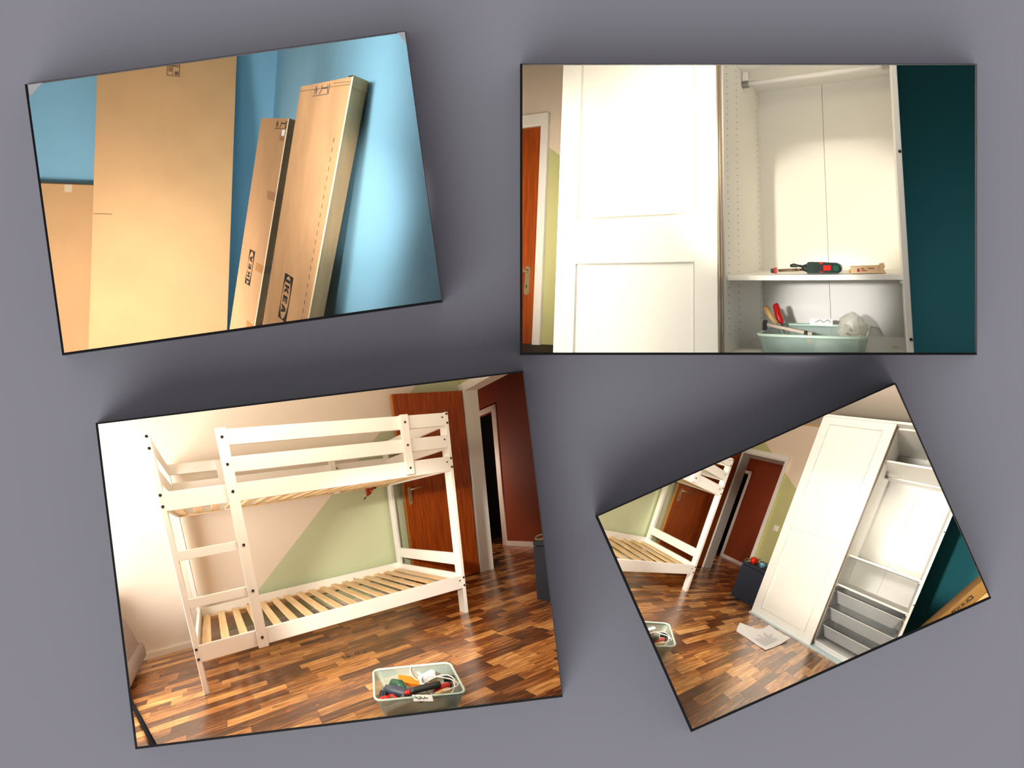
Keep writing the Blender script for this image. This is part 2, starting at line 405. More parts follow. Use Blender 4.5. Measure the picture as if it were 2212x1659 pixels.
# ------------------------------------------------------------------ parts shared by rooms
def poly_in(u, v, q):
    c = False; n = len(q)
    for i in range(n):
        x0, y0 = q[i]; x1, y1 = q[i-1]
        if (y0 > v) != (y1 > v) and u < (x1-x0)*(v-y0)/(y1-y0)+x0: c = not c
    return c
def laminate_floor(room, y0, y1, x0, x1, label):
    W_ = .0625; rnd = random.Random(11)
    base = build('floor', bx(x0, x1, y0, y1, -.06, -.006), room, M_under, None, label, None, None, 'structure')
    lens = [.2, .24, .28, .32, .36]; cells = []
    nrow = int((y1-y0)/W_)
    for j in range(nrow):
        x = x0-rnd.random()*.36
        while x < x1:
            L = rnd.choice(lens); cells.append((x, y0+j*W_, L, rnd.random())); x += L
    vis, rest = [], []
    for c in cells:
        cs = [room.p((c[0]+a*c[2], c[1]+b*W_, 0)) for a in (0, 1) for b in (0, 1)]
        if any((v-pl[0]).dot(pl[1]) > -.002 for v in cs for pl in room.planes):
            if all(any((v-pl[0]).dot(pl[1]) > 0 for pl in room.planes) for v in cs): continue
            rest.append(c); continue
        wp = sum(cs, Vector())/4; u = 1106+1400*wp.x/wp.y; v = 829.5-1400*wp.z/wp.y
        (vis if poly_in(u, v, PH[room.n]) else rest).append((*c, wp.y))
    vis.sort(key=lambda c: c[4]); rest += vis[300:]; vis = vis[:300]
    proto = {}
    for c in vis:
        L = c[2]
        wl = room.p((c[0], c[1], 0))
        if L not in proto:
            mb = bx(.0004, L-.0004, .0004, W_-.0004, -.005, 0)
            me = bpy.data.meshes.new('plank'); me.from_pydata([tuple(room.A @ v) for v in mb.v], [], mb.f)
            a = me.attributes.new('rc', 'FLOAT_VECTOR', 'POINT'); a.data.foreach_set('vector', [q for v in mb.v for q in v])
            me.materials.append(M_plank_o); proto[L] = me
        o = bpy.data.objects.new('plank', proto[L]); link(o, wl, base)
    mb = MB(); pv = []
    for c in rest:
        mb.box(c[0]+.0004, c[0]+c[2]-.0004, c[1]+.0004, c[1]+W_-.0004, -.005, 0); pv += [c[3]]*6
    build('far_planks', mb, room, M_plank_a, base, kind='stuff', pv=pv)
    return base

def lever_handle(parent, room, P, along, out, flip=1):
    """door plate with lever: P = plate centre top, along = direction of the lever, out = normal"""
    P, al, ou = Vector(P), Vector(along), Vector(out); up = Vector((0, 0, 1))
    pl = []
    for i in range(12):
        g = 2*math.pi*i/12; zz = math.sin(g)*.02; pl.append(P+al*math.cos(g)*.02+up*(zz+(-.0 if zz > 0 else -.145)))
    build('handle_plate', MB().prism(pl, ou*.008), room, M_brass, parent, 'pale brass door plate', bevel=.001)
    build('lever', MB().tube([P+ou*.008-up*.01, P+ou*.045-up*.01, P+ou*.05+al*.03-up*.006, P+ou*.05+al*.13+up*.004], [.012, .011, .010, .006], 8), room, M_brass, parent, 'pale brass lever', smooth=True)
    build('keyhole', MB().prism([P+ou*.0085-up*.10-al*.003, P+ou*.0085-up*.10+al*.003, P+ou*.0085-up*.122+al*.003, P+ou*.0085-up*.122-al*.003], ou*.001), room, M_dark, parent)

def room_shell(room, ylo, hall=True, wall_label='', closed_door=False):
    nb = 'cream wall with a green slanting field behind the bunk bed' if hall else None
    if hall:
        build('wall_back', bx(-2.5, 3.11, 1.0, 1.12, -.02, 2.75), room, M_wallback, None, 'cream wall with slanting green field behind the bunk bed '+wall_label, None, None, 'structure')
        build('baseboard_back', bx(-2.5, 2.9, .988, 1.0, 0, .058), room, M_trim, None, 'low white skirting board under the cream wall '+wall_label, None, None, 'structure', bevel=.002)
    wr = MB()
    wr.box(3.11, 3.27, .93, 1.12, -.02, 2.75); wr.box(3.11, 3.27, .08, .93, 2.04, 2.75); wr.box(3.11, 3.27, ylo, .08, -.02, 2.75)
    build('wall_right', wr, room, M_wallright, None, 'wall with the doorway, cream above and green below '+wall_label, None, None, 'structure')
    tr = thing('trim_1', room, (3.11, .5, 0), 'white door frame around the doorway '+wall_label, None, None, 'structure')
    build('jamb', bx(3.095, 3.28, .915, .945, 0, 2.04), room, M_trim, tr, bevel=.002)
    build('architrave', bx(3.09, 3.11, .93, .995, 0, 2.10), room, M_trim, tr, bevel=.003)
    build('jamb', bx(3.095, 3.28, .072, .09, 0, 2.04), room, M_trim, tr, bevel=.002)
    build('architrave', bx(3.09, 3.11, .025, .085, 0, 2.10), room, M_trim, tr, bevel=.003)
    build('architrave', bx(3.088, 3.11, .025, .995, 2.035, 2.105), room, M_trim, tr, bevel=.003)
    build('lintel', bx(3.095, 3.28, .08, .93, 2.02, 2.042), room, M_trim, tr, bevel=.002)
    if closed_door:
        d = thing('door_1', room, (3.13, .5, 0), 'closed brown wooden door with brass plate beside the white wardrobe', None, None, 'structure')
        build('door_leaf', bx(3.112, 3.152, .092, .912, .01, 2.03), room, M_door, d)
        lever_handle(d, room, (3.112, .158, 1.07), (0, 1, 0), (-1, 0, 0))
        return
    d = thing('door_1', room, (3.06, .93, 0), 'open brown wooden door leaf folded back behind the bunk bed '+wall_label, None, None, 'structure')
    build('door_leaf', bx(2.205, 3.07, .925, .963, .01, 2.025), room, M_door, d)
    build('door_edge', bx(2.195, 2.2055, .925, .963, .01, 2.025), room, M_door_edge, d, 'light wooden edge of the leaf')
    build('lock_plate', bx(2.192, 2.1955, .934, .954, .95, 1.15), room, M_brass, d)
    lever_handle(d, room, (2.262, .925, 1.075), (1, 0, 0), (0, -1, 0))
    hw = MB()
    hw.box(4.56, 4.66, -.9, 1.95, 0, 2.6); hw.box(4.56, 4.66, 1.95, 2.80, 2.06, 2.6); hw.box(4.56, 4.66, 2.80, 3.3, 0, 2.6)
    build('wall_hall', hw, room, M_hall, None, 'dark red-brown hall wall seen through the doorway '+wall_label, None, None, 'structure')
    build('ceiling_hall', bx(3.27, 4.66, -.9, 3.3, 2.6, 2.65), room, M_hall, None, 'dark hall ceiling beyond the doorway '+wall_label, None, None, 'structure')
    build('wall_hall_end', bx(3.27, 4.66, 3.3, 3.36, 0, 2.6), room, M_hall, None, 'dark end of the hall '+wall_label, None, None, 'structure')
    build('wall_hall_near', bx(3.27, 4.66, -.96, -.9, 0, 2.6), room, M_hall, None, 'near end of the hall '+wall_label, None, None, 'structure')
    build('wall_hall_side', bx(3.24, 3.30, 1.0, 3.3, 0, 2.6), room, M_hall, None, 'hall side wall behind the door '+wall_label, None, None, 'structure')
    t2 = thing('trim_2', room, (4.55, 2.3, 0), 'white frame of the dark doorway in the hall '+wall_label, None, None, 'structure')
    build('architrave', bx(4.54, 4.56, 1.87, 1.95, 0, 2.135), room, M_trim, t2, bevel=.003)
    build('architrave', bx(4.54, 4.56, 2.80, 2.88, 0, 2.135), room, M_trim, t2, bevel=.003)
    build('architrave', bx(4.54, 4.56, 1.87, 2.88, 2.06, 2.135), room, M_trim, t2, bevel=.003)
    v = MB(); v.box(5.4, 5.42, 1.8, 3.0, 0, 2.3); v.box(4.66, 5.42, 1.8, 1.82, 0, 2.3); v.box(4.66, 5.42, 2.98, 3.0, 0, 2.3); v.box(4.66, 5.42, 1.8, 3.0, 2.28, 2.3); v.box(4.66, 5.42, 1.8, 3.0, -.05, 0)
    build('wall_dark_room', v, room, M_dark, None, 'room coloured black as if unlit behind the hall doorway '+wall_label, None, None, 'structure')  # near-black colour stands in for the missing light in this room
    lamp('hall_fill', room.p((3.85, 2.3, 1.2)), 32, .12, (1, .8, .65))  # unseen point light added to lift the dark hall
    build('baseboard_hall', bx(4.545, 4.56, -.9, 1.87, 0, .075), room, M_trim, None, 'white skirting board along the red-brown hall wall '+wall_label, None, None, 'structure', bevel=.002)

def bunk_bed(room, label):
    t = thing('bunk_bed', room, (1.03, .48, 0), label, 'bunk bed', 'white bunk bed')
    B = .0025
    def pt(name, b, m=M_bed, lab=None, bev=B): return build(name, b, room, m, t, lab, bevel=bev)
    posts = []
    for x0 in (0, 2.03):
        for y0 in (0, .90):
            posts.append(pt('post', bx(x0, x0+.03, y0, y0+.07, 0, 1.57)))
    for x in (.0150, 2.045):          # bolts of the end boards
        for z in (1.556, 1.491, 1.232, 1.167, .298, .234):
            build('bolt', MB().tube([(x, .001, z), (x, -.004, z)], .0085, 10), room, M_bolt, posts[0 if x < 1 else 2])
    for x0 in (.004, 2.032):
        for z0, z1 in ((1.472, 1.566), (1.305, 1.400), (1.138, 1.247), (.398, .496), (.215, .328)):
            if x0 < 1 and .35 < z0 < .6: continue
            pt('end_board', bx(x0, x0+.022, .07, .90, z0, z1))
    # front: guard boards, side rails, ladder, brace
    for x0, z0, z1 in ((.38, 1.472, 1.565), (.38, 1.312, 1.404), (.03, 1.138, 1.247), (.03, .212, .318)):
        n = 'side_rail' if x0 < .1 else 'guard_board'
        b = pt(n, bx(x0, 2.03, .0, .020, z0, z1))
        for x in (2.005,):
            build('bolt', MB().tube([(x, .001, (z0+z1)/2+.015), (x, -.003, (z0+z1)/2+.015)], .006, 8), room, M_bolt, b)
    lad = pt('ladder_post', bx(.378, .443, -.022, -.0, .203, 1.568))
    for z in (1.515, 1.357, 1.198, .872, .58, .271):
        build('bolt', MB().tube([(.411, -.021, z), (.411, -.026, z)], .009, 10), room, M_bolt, lad)
    for z0, z1 in ((.845, .902), (.553, .610)):
        pt('ladder_rung', bx(.03, .378, .0, .026, z0, z1))
    br = pt('brace', bx(1.632, 1.697, -.022, -.0, 1.153, 1.568))
    for z in (1.515, 1.357, 1.198): build('bolt', MB().tube([(1.665, -.021, z), (1.665, -.025, z)], .0085, 10), room, M_bolt, br)
    # back: rails and guard boards
    for z0, z1, n in ((1.485, 1.57, 'guard_board'), (1.335, 1.418, 'guard_board'), (1.138, 1.247, 'side_rail'), (.225, .338, 'side_rail')):
        b = pt(n, bx(.03, 2.03, .935, .955, z0, z1))
        for x in (.43, 1.5): build('bolt', MB().tube([(x, .936, (z0+z1)/2), (x, .931, (z0+z1)/2)], .006, 8), room, M_bolt, b)
    for x in (.40, 1.42): pt('back_brace', bx(x, x+.06, .915, .935, 1.14, 1.56))
    # slats of the two bunks on their battens
    for zt, bh, bw in ((.262, .045, .03), (1.151, .012, .016)):
        for y in (.020, .935-bw): pt('slat_batten', bx(.03, 2.03, y, y+bw, zt-bh, zt-.001), M_slat, 'raw pine batten')
        for k in range(17):
            x = .045+k*.1195
            pt('slat', bx(x, x+.055, .024, .931, zt, zt+.017), M_slat, None, .001)
    return t

def rrect(hx, hy, r, n=5):
    pts = []
    for cx, cy, a0 in ((hx-r, hy-r, 0), (-hx+r, hy-r, 90), (-hx+r, -hy+r, 180), (hx-r, -hy+r, 270)):
        for i in range(n+1):
            g = math.radians(a0+90*i/n); pts.append((cx+r*math.cos(g), cy+r*math.sin(g)))
    return pts
def tub(room, T, hx, hy, h, label, name='storage_basket', mnet=None, mrim=None, cat='basket', group=None, parent=None, taper=.03, flat=0, rr=.035):
    """open mesh tub: T maps local (x,y,z) to the room"""
    if parent is None:
        t = thing(name, room, T(0, 0, 0), label, cat, group)
        body = None
    top = rrect(hx, hy, rr); bot = rrect(hx-taper, hy-taper, rr*.8); n = len(top)
    mb = MB(); rings = [[T(x, y, 0) for x, y in bot], [T((x+u)/2, (y+v)/2, h/2) for (x, y), (u, v) in zip(bot, top)], [T(x, y, h) for x, y in top]]
    base = 0
    for rg in rings: mb.v += [Vector(p) for p in rg]
    for i in range(2):
        for k in range(n): mb.f.append([i*n+k, i*n+(k+1) % n, (i+1)*n+(k+1) % n, (i+1)*n+k])
    mb.f.append(list(range(n))[::-1])
    rim = MB().tube([T(x, y, h) for x, y in top], .0062 if parent is None else .004, 8, closed=True)
    if parent is None:
        build('mesh_body', mb, room, mnet or M_net, t, 'see-through mesh sides'); build('rim', rim, room, mrim or M_mint, t, smooth=True); return t
    b = build(name, mb, room, mnet, parent); build('rim', rim, room, mrim, b if b else parent, smooth=True); return b

def tool_tub(room, where):
    th = math.radians(-26.3); c, s = math.cos(th), math.sin(th)
    T = lambda x, y, z: (1.025+c*x-s*y, -.775+s*x+c*y, z)
    G = 'tools heaped in the mint basket '+where
    tub(room, T, .203, .147, .105, 'mint green mesh basket full of tools, '+where, group='mint tool basket')
    L = lambda *ps: [T(*p) for p in ps]
    def one(name, label, cat): return thing(name, room, T(0, 0, .01), label+', basket '+where, cat, G)
    d = one('drill', 'slate and green power drill', 'drill')
    build('motor_body', MB().tube(L((-.150, -.005, .06), (-.14, -.014, .075), (-.10, -.04, .082), (-.055, -.07, .082), (-.03, -.085, .08)), [.018, .027, .029, .026, .02], 14), room, M_navyp, d, smooth=True)
    build('collar', MB().tube(L((-.030, -.085, .08), (-.010, -.097, .079)), [.02, .015], 12), room, M_greenp, d, 'green collar', smooth=True)
    build('grip', MB().tube(L((-.13, .03, .05), (-.105, .022, .092), (-.075, -.02, .105), (-.060, -.060, .09)), [.014, .02, .022, .016], 10), room, M_greenp, d, 'green grip', smooth=True)
    build('trigger', MB().tube(L((-.078, .0, .086), (-.064, .005, .082)), .008, 8), room, M_red, d, 'red trigger', smooth=True)
    h = one('hammer', 'hammer with black rubber handle and red neck', 'hammer')
    build('handle', MB().tube(L((-.034, -.103, .108), (0, -.099, .115), (.05, -.088, .117), (.09, -.078, .117), (.106, -.074, .116)), [.015, .016, .0155, .0165, .0145], 12), room, M_blackp, h, smooth=True)
    build('neck', MB().tube(L((-.034, -.103, .108), (-.062, -.093, .098)), [.0125, .008], 10), room, M_red, h, smooth=True)
    build('head', MB().tube(L((-.085, -.086, .06), (-.062, -.093, .09)), [.012, .009], 8), room, M_steel, h)
    sc = one('screwdriver', 'screwdriver with fat red handle', 'screwdriver')
    build('handle', MB().tube(L((.073, -.087, .085), (.085, -.08, .09), (.125, -.058, .093), (.148, -.043, .09), (.153, -.04, .088)), [.008, .014, .0155, .014, .009], 10), room, M_red, sc, smooth=True)
    build('end_cap', MB().tube(L((.152, -.041, .089), (.160, -.036, .087)), .012, 10), room, M_blackp, sc)
    ch = one('chisel', 'chisel with pale wooden handle', 'chisel')
    build('handle', MB().tube(L((.062, -.125, .088), (.10, -.112, .097), (.135, -.098, .098), (.146, -.093, .096)), [.008, .0115, .012, .009], 10), room, M_wood, ch, smooth=True)
    build('blade', MB().obox(T(.0, -.148, .075), Vector(T(.065, -.124, .087))-Vector(T(0, -.148, .075)), (0, .012, 0), (0, 0, .003)), room, M_steel, ch)
    ob = one('cardboard_packet', 'bright orange packet', 'packet')
    P = Vector(T(-.078, .064, .055)); build('packet', MB().obox(P, Vector(T(.02, .012, .055))-P, Vector(T(-.075, .11, .068))-P, (0, 0, .018)), room, M_orange, ob, bevel=.001)
    build('print_panel', MB().obox(P+Vector((.03, .0, .0185)), (Vector(T(.02, .012, .055))-P)*.5, (Vector(T(-.075, .11, .068))-P)*.5, (0, 0, .0012)), room, M_blackp, ob)
    pl = one('pliers', 'pliers with bright red grips', 'pliers')
    build('grip', MB().tube(L((-.184, -.085, .072), (-.16, -.086, .08), (-.131, -.08, .077)), [.008, .0105, .009], 8), room, M_red, pl, smooth=True)
    build('grip', MB().tube(L((-.135, -.055, .07), (-.12, -.075, .08), (-.10, -.100, .074)), [.008, .009, .007], 8), room, M_red, pl, smooth=True)
    build('jaw', MB().tube(L((-.131, -.08, .077), (-.10, -.082, .07), (-.08, -.085, .06)), [.009, .007, .003], 8), room, M_steel, pl)
    kn = one('wheel_knob', 'round black knob', 'knob')
    build('knob', MB().tube(L((-.165, -.045, .06), (-.157, -.038, .085)), [.022, .020], 14), room, M_blackp, kn, bevel=.003)
    build('cap', MB().tube(L((-.157, -.038, .085), (-.156, -.037, .088)), .011, 12), room, M_navyp, kn)
    cb = one('white_cable', 'coiled white cable', 'cable')
    pts = []
    for i in range(46):
        g = i/45*math.pi*4.2; r = .085+.012*math.sin(g*1.7); pts.append(T(.105+r*math.cos(g)*.95, -.035+r*.92*math.sin(g), .088+.010*math.sin(g*2.3)+i*.0003))
    build('coil', MB().tube(pts, .0034, 6), room, M_whitep, cb, smooth=True)
    build('lead', MB().tube(L((.012, .034, .085), (-.012, .075, .095), (-.008, .125, .10), (.005, .15, .112), (.012, .162, .09), (.018, .166, .05)), .0032, 6), room, M_whitep, cb, smooth=True)
    build('plug', MB().tube(L((.03, .139, .072), (.045, .125, .06)), [.005, .007], 8), room, M_whitep, cb)
    ad = one('power_adapter', 'white boxy power adapter', 'adapter')
    P = Vector(T(.016, .045, .07)); build('body', MB().obox(P, Vector(T(.098, .085, .085))-P, Vector(T(.03, .018, .07))-P, (0, 0, .028)), room, M_whitep, ad, bevel=.004)
    build('cable_stub', MB().tube(L((.098, .075, .098), (.112, .08, .094)), .005, 8), room, M_whitep, ad)
    rm = one('black_remote', 'small black charger brick', 'charger')
    P = Vector(T(.14, .02, .07)); build('body', MB().obox(P, Vector(T(.188, .012, .07))-P, Vector(T(.15, .055, .07))-P, (0, 0, .018)), room, M_blackp, rm, bevel=.003)
    build('light', MB().obox(P+Vector((.012, .012, .018)), (.008, 0, 0), (0, .006, 0), (0, 0, .002)), room, M_greenp, rm)
    tg = one('paper_tag', 'white paper tag with black scribble', 'tag')
    P = Vector(T(-.032, -.137, .113)); a = Vector(T(.053, -.150, .113))-P; b_ = Vector(T(-.030, -.163, .097))-P
    build('sheet', MB().obox(P, a, b_, (0, 0, .0012)), room, M_paper, tg)
    sc_ = [P+a*u+b_*v+Vector((0, 0, .003)) for u, v in ((.12, .2), (.2, .55), (.3, .75), (.42, .5), (.36, .35), (.45, .55), (.55, .7), (.6, .4), (.68, .6), (.75, .55))]
    build('scribble', MB().tube(sc_, .0014, 4), room, M_ink, tg)
    st = one('plastic_strip', 'white perforated plastic strip', 'strip')
    P = Vector(T(-.168, -.112, .02)); build('strip', MB().obox(P, Vector(T(.0, -.128, .085))-P, (0, 0, .022), Vector(T(0, .003, 0))-Vector(T(0, 0, 0))), room, M_whitep, st)
    rc_ = one('scraper', 'rounded white plastic scraper', 'scraper')
    poly = L((.115, -.128, .085), (.175, -.128, .092), (.185, -.126, .075), (.168, -.120, .04), (.145, -.116, .022), (.125, -.116, .03), (.11, -.120, .05))
    build('blade', MB().prism(poly, Vector(T(0, .004, 0))-Vector(T(0, 0, 0))), room, M_whitep, rc_)
    random.seed(5)
    for i in range(3):
        x, y = random.uniform(-.12, .15), random.uniform(-.08, .09)
        nm, lab, m_ = (('small_box', 'small white wall plug box buried', M_whitep), ('small_box', 'small tan card box buried', M_tan), ('small_box', 'small black plastic case buried', M_blackp))[i % 3]
        P = Vector(T(x, y, .02)); g = random.uniform(0, 3)
        o = build(nm, MB().obox(P, (.05*math.cos(g), .05*math.sin(g), 0), (-.03*math.sin(g), .03*math.cos(g), 0), (0, 0, random.uniform(.03, .055))), room, m_, None, lab+' under tools, basket '+where, 'box', 'small boxes buried under the tools '+where, bevel=.002)

def wardrobe(room, label, zlo=0.0):
    t = thing('wardrobe', room, (2.8, -1.4, zlo), label, 'wardrobe', 'white two-part wardrobe')
    def pt(name, b, m=M_white, lab=None, bev=.0015, par=None): return build(name, b, room, m, par or t, lab, bevel=bev)
    z0 = max(zlo, .05)
    for y0, y1 in ((-.645, -.627), (-1.425, -1.407), (-1.443, -1.4255), (-2.180, -2.157)):
        p = pt('side_panel', bx(2.53, 3.09, y0, y1, z0, 2.386))
        if y0 == -1.443:
            hb = MB()
            for x in (2.575, 2.70, 3.03):
                z = .8 if zlo > 0 else .13
                while z < 2.3:
                    hb.tube([(x, y0-.0004, z), (x, y0-.0012, z)], .0026, 6); z += .032
            build('peg_holes', hb, room, M_dark, p, 'row of drilled shelf pin holes', kind='stuff')
        if y0 == -2.180:
            for z in (1.515, .81, 2.0, .45):
                build('screw_cap', MB().tube([(2.529, -2.172, z), (2.525, -2.172, z)], .006, 8), room, M_bolt, p)
    if zlo == 0: pt('top_panel', bx(2.53, 3.09, -2.18, -.627, 2.366, 2.386)); pt('base_panel', bx(2.53, 3.09, -2.157, -.645, .05, .07))
    else: pt('top_panel', bx(2.53, 3.09, -2.18, -.627, 2.366, 2.386))
    for y0, y1 in ((-1.407, -1.03), (-1.028, -.645), (-1.8015, -1.443), (-2.157, -1.8035)): pt('back_panel', bx(3.078, 3.088, y0, y1, z0, 2.37), bev=0)
    for i, (a, b) in enumerate(((2.045, 2.065), (1.024, 1.045), (.698, .718))):
        s = pt('shelf', bx(2.552, 3.078, -2.157, -1.443, a, b), bev=.002)
        for y in (-1.449, -2.151): build('shelf_bracket', bx(2.56, 2.60, y-.006, y+.006, a-.014, a), room, M_whitep, s)
        if i == 2:
            el = [(2.844+.020*math.cos(g*math.pi/8), -2.113+.014*math.sin(g*math.pi/8), b+.0003) for g in range(16)]
            build('sticker', MB().prism(el, (0, 0, .0008)), room, M_yellow, s, 'pale yellow oval sticker')
    rod = build('clothes_rail', MB().tube([(2.80, -1.46, 1.985), (2.80, -2.14, 1.985)], .0135, 12), room, M_whitep, t, smooth=True)
    for y0, y1 in ((-1.445, -1.475), (-2.125, -2.156)):
        build('rail_bracket', MB().tube([(2.80, y0, 1.985), (2.80, y1, 1.985)], .019, 10), room, M_steel, rod)
        build('bracket_arm', bx(2.79, 2.81, min(y0, y1), max(y0, y1), 1.99, 2.045), room, M_whitep, rod)
    # sliding door
    d = pt('sliding_door', bx(2.494, 2.524, -1.428, -.626, max(zlo, .012), 2.405), bev=0)
    zb = max(zlo, .10)
    for y0, y1 in ((-.731, -.624), (-1.43, -1.326)): build('stile', bx(2.480, 2.4945, y0, y1, max(zlo, .010), 2.407), room, M_white, d, bevel=.0015)
    for a, b in ((2.31, 2.407), (1.107, 1.307), (.010, .10)):
        if b > zlo: build('cross_rail', bx(2.480, 2.4945, -1.326, -.731, a, b), room, M_white, d, bevel=.0015)
    for a, b in ((1.307, 2.31), (zb, 1.107)): build('door_panel', bx(2.487, 2.4945, -1.318, -.739, a+.008, b-.008), room, M_white, d, bevel=.001)
    build('edge_profile', bx(2.4815, 2.535, -1.4355, -1.430, max(zlo, .012), 2.405), room, M_alu, d, 'grey-brown aluminium edge')
    build('edge_profile', bx(2.500, 2.508, -1.4385, -1.4355, max(zlo, .012), 2.405), room, M_alu, d, 'grey-brown aluminium rib')
    if zlo > 0: return t
    pt('top_rail', bx(2.47, 2.53, -2.20, -.62, 2.388, 2.412), M_white)
    pt('bottom_rail', bx(2.440, 2.535, -2.20, -.62, .0, .010), M_rail, 'pale bluish floor rail')
    for x in (2.45, 2.485, 2.525): pt('rail_ridge', bx(x, x+.006, -2.20, -.62, .010, .020), M_rail)
    pt('plinth', bx(2.537, 2.55, -2.18, -.627, 0, .05))
    for zt in (.638, .446, .250):
        T = lambda x, y, z, zt=zt: (2.81+x, -1.80+y, zt-.122+z)
        tub(room, T, .255, .342, .122, None, 'wire_basket', M_wire, M_wirerim, parent=t, taper=.045)
        for y in (-1.447, -2.153): pt('runner', bx(2.555, 3.06, y-.0035, y+.0035, zt-.012, zt-.002), M_whitep, bev=0)
    return t

# ------------------------------------------------------------------ set 3: the bunk bed room (bottom left)
laminate_floor(R3, -1.62, 3.32, -1.6, 5.0, 'dark brown laminate strip floor under the bunk bed')
room_shell(R3, -.9, True, 'in the large bunk bed view')
bunk_bed(R3, 'white bunk bed seen whole with ladder at its left end')
tool_tub(R3, 'by the whole bunk bed')
def ottoman(room, where, lone):
    t = thing('ottoman', room, (2.85, -.36, 0), 'dark navy fabric storage cube '+where, 'ottoman', 'navy storage cube')
    build('body', bx(2.635, 3.06, -.575, -.15, .0, .445), room, M_navy, t, bevel=.012, seg=2)
    build('lid', bx(2.632, 3.063, -.578, -.147, .449, .487), room, M_navy, t, bevel=.012, seg=2)
    s = thing('strap_loop', room, (2.70, -.17, .487), 'olive woven loop on the cube '+where, 'strap', 'olive loop')
    ring = [(2.70+.035*math.cos(g*math.pi/9), -.178+.046*math.sin(g*math.pi/9), .494+.032*(1+math.cos(g*math.pi/9))*.5) for g in range(18)]
    build('loop', MB().tube(ring, .0085, 8, closed=True), room, M_strap, s, smooth=True)
    build('end', MB().tube([(2.70, -.16, .496), (2.73, -.23, .495), (2.75, -.28, .495)], .008, 8), room, M_strap, s, smooth=True)
    return t
ottoman(R3, 'at the right edge of the large bunk bed view', True)
ac = thing('armchair', R3, (-.8, .6, 0), 'greige upholstered armchair at the left edge beside the bunk bed', 'armchair')
build('seat', bx(-1.2, -.44, .25, .90, .055, .20), R3, M_greige, ac, bevel=.05, seg=4, smooth=True)
build('arm', MB().obox((-.60, .30, .17), (.14, 0, 0), (0, .55, 0), (-.06, 0, .26)), R3, M_greige, ac, bevel=.035, seg=3, smooth=True)
build('backrest', MB().obox((-1.2, .80, .17), (.62, 0, 0), (0, .12, 0), (0, .05, .45)), R3, M_greige, ac, bevel=.04, seg=3, smooth=True)
for x in (-1.12, -.53):
    for y in (.34, .80): build('leg', MB().tube([(x, y, 0), (x, y, .06)], [.014, .018], 8), R3, M_blackp, ac)
pole = thing('black_pole', R3, (-.33, -.1, 0), 'straight black pole lying on the floor in the lower left corner', 'pole')
build('shaft', MB().tube([(-.56, .53, .012), (-.12, -.69, .012)], .0115, 10), R3, mat('matt_black', (6, 6, 7), .9, spec=.1), pole, smooth=True)
build('tip', MB().tube([(-.57, .55, .012), (-.56, .53, .012)], [.009, .0125], 10), R3, M_dark, pole)
hg = thing('hanging_item', R3, (1.80, .9, 1.05), 'small orange and black item hanging under the upper bunk', 'hanging item')
build('cloth', MB().prism([(1.766, .905, 1.144), (1.85, .905, 1.142), (1.833, .905, 1.112), (1.80, .905, 1.082), (1.765, .905, 1.066)], (0, .03, .0)), R3, mat('rust_cloth', (150, 46, 14), .7), hg, bevel=.004)
build('patch', MB().prism([(1.80, .903, 1.125), (1.833, .903, 1.12), (1.815, .903, 1.10)], (0, .004, 0)), R3, M_orange, hg, 'orange patch')
build('tip', MB().tube([(1.757, .92, 1.064), (1.742, .92, 1.055), (1.728, .92, 1.045)], [.004, .008, .005], 8), R3, M_blackp, hg, smooth=True)
build('buckle', MB().tube([(1.848, .92, 1.140), (1.875, .92, 1.136)], .008, 8), R3, M_blackp, hg)
random.seed(3)
for i in range(7):
    x, y = 1.0+random.uniform(-.09, .09), -.10+random.uniform(-.05, .05); g = random.uniform(0, 6)
    s = thing('screw', R3, (x, y, 0), 'tiny loose screw on the floor under the bunk bed rail', 'screw', 'loose screws on the floor')
    e = (x+.022*math.cos(g), y+.022*math.sin(g), .003)
    build('shank', MB().tube([(x, y, .003), e], [.0022, .001], 5), R3, M_steel, s); build('head', MB().tube([(x, y, .003), (x-.002*math.cos(g), y-.002*math.sin(g), .003)], .0045, 6), R3, M_steel, s)

# ------------------------------------------------------------------ set 4: wardrobe with baskets (bottom right)
laminate_floor(R4, -3.0, 3.32, .6, 5.0, 'dark brown laminate strip floor in front of the wardrobe')
room_shell(R4, -3.4, True, 'in the tilted wardrobe view')
build('ceiling', bx(-.5, 3.27, -3.4, 1.12, 2.612, 2.66), R4, M_ceil, None, 'cream ceiling above the wardrobe', None, None, 'structure')
build('trim_3', bx(3.095, 3.11, -3.4, 1.0, 2.598, 2.612), R4, mat('gilt_strip', (206, 178, 110), .5), None, 'thin gilt strip where wall and ceiling meet', None, None, 'structure')
bunk_bed(R4, 'white bunk bed cut off at the left of the tilted wardrobe view')
tool_tub(R4, 'cropped at the left edge')
ottoman(R4, 'between the doorway and the wardrobe', False)
wardrobe(R4, 'tall white wardrobe with sliding door and three wire baskets')
rp = thing('red_pot', R4, (2.74, -.245, .487), 'round red enamel kettle on the navy cube', 'kettle')
build('belly', MB().lathe([(.028, 0), (.048, .012), (.054, .04), (.050, .068), (.040, .082), (.034, .084)], (2.74, -.245, .487), 20), R4, M_redmat, rp, smooth=True)
build('lid', MB().lathe([(.033, 0), (.026, .006), (.006, .010)], (2.74, -.245, .571), 16), R4, M_redmat, rp, smooth=True)
build('spout', MB().tube([(2.745, -.285, .545), (2.75, -.305, .572), (2.75, -.325, .59)], [.009, .006, .004], 8), R4, M_steel, rp, smooth=True)
bp_ = thing('blue_pot', R4, (2.76, -.385, .487), 'pale blue plant pot with green leaves on the navy cube', 'plant pot')
build('pot', MB().lathe([(.045, 0), (.056, .03), (.066, .068), (.060, .068), (.055, .05)], (2.76, -.385, .487), 20), R4, M_paleblue, bp_, smooth=True)
random.seed(9)
